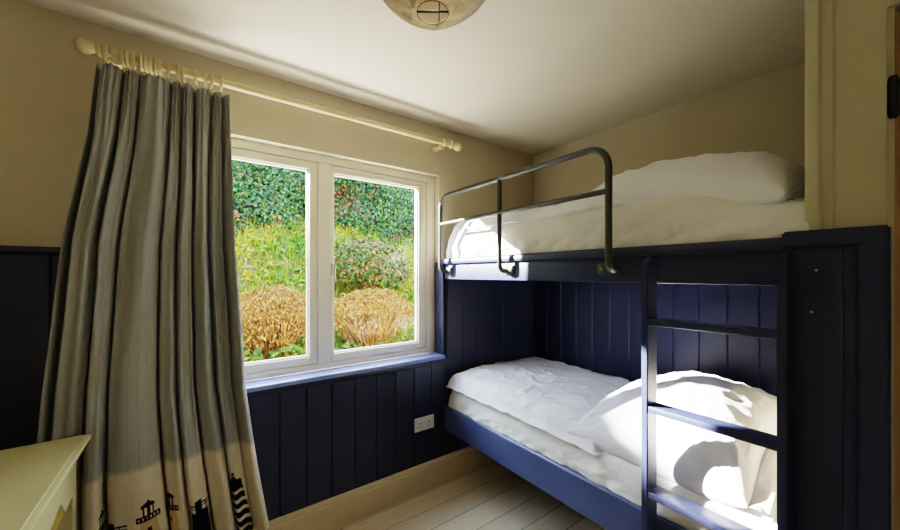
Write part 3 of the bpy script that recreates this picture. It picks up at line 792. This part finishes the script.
# ivy bank
bm = BM()
def ivytop(y): return 3.50 + .02*nz(y*.8, 3) + .10*smooth01((-1.4-y)/1.3)  # crest height shaped to set where the low sun is cut off
def ivyx(y, z): return -5.15 - .28*(z-1.9) + .28*nz(y*.9, z*.9, 3) + .14*nz(y*2.4, z*2.4, 5)
for i in range(34000):
    y = rnd.uniform(-.5, 4.2); z = lerp(1.50, ivytop(y), rnd.random())
    p = Vector((ivyx(y, z)+rnd.uniform(-.09,.09), y, z))
    n = Vector((1, 0, .35))+rv()*.75
    s = rnd.uniform(.020,.045)
    leaf(bm, p, n, Vector((0,0,-1))+rv()*.7, s*1.25, s*.55)
for i in range(3500):  # unseen stretch of the bank, added to block the sun
    y = rnd.uniform(-5.6, -.9); z = lerp(1.50, ivytop(y), rnd.random()**.7); s = rnd.uniform(.05,.09)
    leaf(bm, Vector((ivyx(y, z)+rnd.uniform(-.09,.09), y, z)), Vector((1,0,.35))+rv()*.75, Vector((0,0,-1))+rv()*.7, s*1.25, s*.55)
V = {}
for i in range(41):
    for j in range(25):
        y = lerp(-5.7, 4.7, i/40); z = lerp(1.5, ivytop(y)-.02, j/24); V[i,j] = bm.verts.new((ivyx(y,z)-.13, y, z))
for i in range(40):
    for j in range(24): f = bm.faces.new((V[i,j],V[i+1,j],V[i+1,j+1],V[i,j+1])); f.material_index = 1
o = obj('ivy', bm, [M['ivy'], M['soil']], None, 0); o['kind'] = 'stuff'
tag(o, 'dense mixed green ivy covering the bank at the top of the garden', 'ivy')
# grass
bm = BM()
for i in range(15000):
    y = rnd.uniform(-1.0, 4.4); x = -3.0-2.25*rnd.random()**.9; z = ground(x, y)
    h = rnd.uniform(.06,.17)*(1+.5*nz(x*1.5,y*1.5,4)); a = rnd.uniform(0, 6.283); w = rnd.uniform(.004,.010)
    d = Vector((math.cos(a), math.sin(a), 0)); b0 = Vector((x,y,z-.01)); lean = rv()*.6*h; lean.z = 0
    v = [bm.verts.new(b0+d*w), bm.verts.new(b0-d*w), bm.verts.new(b0-d*w*.7+lean*.45+Vector((0,0,h*.6))), bm.verts.new(b0+d*w*.7+lean*.45+Vector((0,0,h*.6))), bm.verts.new(b0+lean*1.2+Vector((0,0,h)))]
    bm.faces.new((v[0],v[1],v[2],v[3])); bm.faces.new((v[3],v[2],v[4]))
for i in range(3500):
    y = rnd.uniform(-1.0, 4.4); x = -3.0-2.25*rnd.random()**.8; s = rnd.uniform(.03,.07)
    leaf(bm, Vector((x,y,ground(x,y)+rnd.uniform(.01,.08))), Vector((.5,0,1))+rv()*.6, rv(), s*1.6, s*.35)
o = obj('grass', bm, M['grass'], None, 0); o['kind'] = 'stuff'
tag(o, 'rough yellow-green grass growing on the slope outside the window', 'grass')
def shrub(name, label, cx, cy, rx, ry, rz, zc, kind, seed):
    r_ = random.Random(seed); g = ground(cx, cy)
    t = thing(name, label, 'shrub', (cx, cy, g))
    def r3(): return Vector((r_.uniform(-1,1), r_.uniform(-1,1), r_.uniform(-1,1)))
    bm = BM()
    for i in range(260 if kind == 'dry' else 60):
        a = r_.uniform(0, 6.283); q = r_.random()**.5
        tip = Vector((cx+rx*.95*q*math.cos(a), cy+ry*.95*q*math.sin(a), zc+rz*math.sqrt(max(0,1-q*q*.9))*r_.uniform(.55,.95)))
        b0 = Vector((cx+r_.uniform(-.06,.06), cy+r_.uniform(-.09,.09), g-.02)); mid = b0.lerp(tip, .5)+Vector((r_.uniform(-.03,.03), r_.uniform(-.03,.03), -.04*q))
        tube(bm, [b0, mid, tip], [.006,.0045,.002], 4, False)
    obj('stems', bm, M['twig'], t, 180)
    bm = BM()
    n = 7000 if kind == 'dry' else 4200
    for i in range(n):
        u = r_.uniform(-.35, 1); a = r_.uniform(0, 6.283); q = math.sqrt(max(0, 1-u*u)); rad = r_.uniform(.82,1.04)
        d = Vector((q*math.cos(a), q*math.sin(a), u)); bump = 1+.12*nz(d.x*3+seed, d.y*3, d.z*3)
        p = Vector((cx+d.x*rx*rad*bump, cy+d.y*ry*rad*bump, zc+d.z*rz*rad*bump))
        if kind == 'dry':
            if u < .3 and r_.random() < .75: continue
            s = r_.uniform(.008,.018); leaf(bm, p, d+r3()*.9, Vector((0,0,1))+r3()*.9, s*2.2, s*.32)
        else:
            s = r_.uniform(.016,.034); leaf(bm, p, d+r3()*.6, r3()+Vector((0,0,-.3)), s*1.7, s*.5)
    obj('dry_heads' if kind == 'dry' else 'foliage', bm, M['dry'] if kind == 'dry' else M['bush'], t, 0)
    return t
shrub('dry_shrub', 'brown dried-out domed shrub seen through the left pane', -3.35, .56, .34, .34, .34, .93, 'dry', 1)
shrub('dry_shrub', 'wide brown dried-out shrub seen through the right pane', -3.25, 1.42, .36, .48, .30, .93, 'dry', 2)
shrub('leafy_bush', 'green leafy bush behind the brown shrub seen through the right pane', -4.15, 1.74, .50, .52, .42, 1.42, 'leaf', 3)
# broad leaved sprigs low down by the path
bm = BM()
for (sx_, sy_) in ((-3.08,.42),(-3.04,.60),(-3.1,.78),(-3.05,1.05),(-3.08,1.75),(-3.05,1.25),(-3.1,2.1),(-3.05,.2)):
    for i in range(26):
        a = rnd.uniform(0,6.283); h = rnd.uniform(.05,.22); q = rnd.uniform(.02,.13)
        p = Vector((sx_+q*math.cos(a), sy_+q*math.sin(a)*1.4, ground(sx_,sy_)+h)); s = rnd.uniform(.04,.08)
        leaf(bm, p, Vector((.6,0,.8))+rv()*.7, Vector((math.cos(a),math.sin(a),.8)), s*1.5, s*.28)
o = obj('undergrowth', bm, M['sprig'], None, 0); o['kind'] = 'stuff'
tag(o, 'bright green broad-leaved plants growing low outside the window', 'plants')

# ------------------------------------------------------------------ light
sd = Vector((1,.80,-.575)).normalized()
sun = bpy.data.lights.new('sun', 'SUN'); sun.energy = 105; sun.angle = R(1.0); sun.color = (1,.95,.86)
so_ = bpy.data.objects.new('sun', sun); COL.objects.link(so_); so_.rotation_euler = sd.to_track_quat('-Z','Y').to_euler(); so_.location = (-8,-6,6)
w = bpy.data.worlds.new('sky'); scene.world = w; w.use_nodes = True; nt = w.node_tree; L = nt.links
bg = nt.nodes['Background']; tc = node(nt, 'ShaderNodeTexCoord'); sx = node(nt, 'ShaderNodeSeparateXYZ'); L.new(tc.outputs['Generated'], sx.inputs[0])
ramp = node(nt, 'ShaderNodeValToRGB'); L.new(sx.outputs['Z'], ramp.inputs['Fac'])
ramp.color_ramp.elements[0].color = (1,.97,.92,1); ramp.color_ramp.elements[1].color = (.55,.72,1,1); ramp.color_ramp.elements[1].position = .8
L.new(ramp.outputs['Color'], bg.inputs['Color']); bg.inputs['Strength'].default_value = 17.0

# added ground-bounce fill: a broad lamp on the path below the sill, shining up through the window
al = bpy.data.lights.new('upward_fill', 'AREA'); al.shape = 'RECTANGLE'; al.size = .75; al.size_y = 4.0; al.energy = 145; al.color = (1,.95,.87)
ao = bpy.data.objects.new('upward_fill', al); COL.objects.link(ao); ao.location = (-2.54,.8,.435); ao.rotation_euler = (R(180),0,0)
# added fill lamp behind the camera, bounced off the end wall
rl = bpy.data.lights.new('fill_lamp', 'AREA'); rl.shape = 'DISK'; rl.size = .4; rl.energy = 7.5; rl.color = (.97,.98,1); rl.spread = R(120)
ro = bpy.data.objects.new('fill_lamp', rl); COL.objects.link(ro); ro.location = (.55,-.25,1.5); ro.rotation_euler = Vector((1,-.15,.05)).to_track_quat('-Z','Y').to_euler()

# ------------------------------------------------------------------ camera
cam = bpy.data.cameras.new('camera'); cam.sensor_width = 36; cam.lens = 14.0; cam.shift_y = .01; cam.clip_start = .02
co = bpy.data.objects.new('camera', cam); COL.objects.link(co); co.location = (0,0,CAM_Z); co.rotation_euler = (R(90), 0, R(53.8))
scene.camera = co
scene.view_settings.view_transform = 'Filmic'; scene.view_settings.look = 'High Contrast'; scene.view_settings.exposure = 0.14
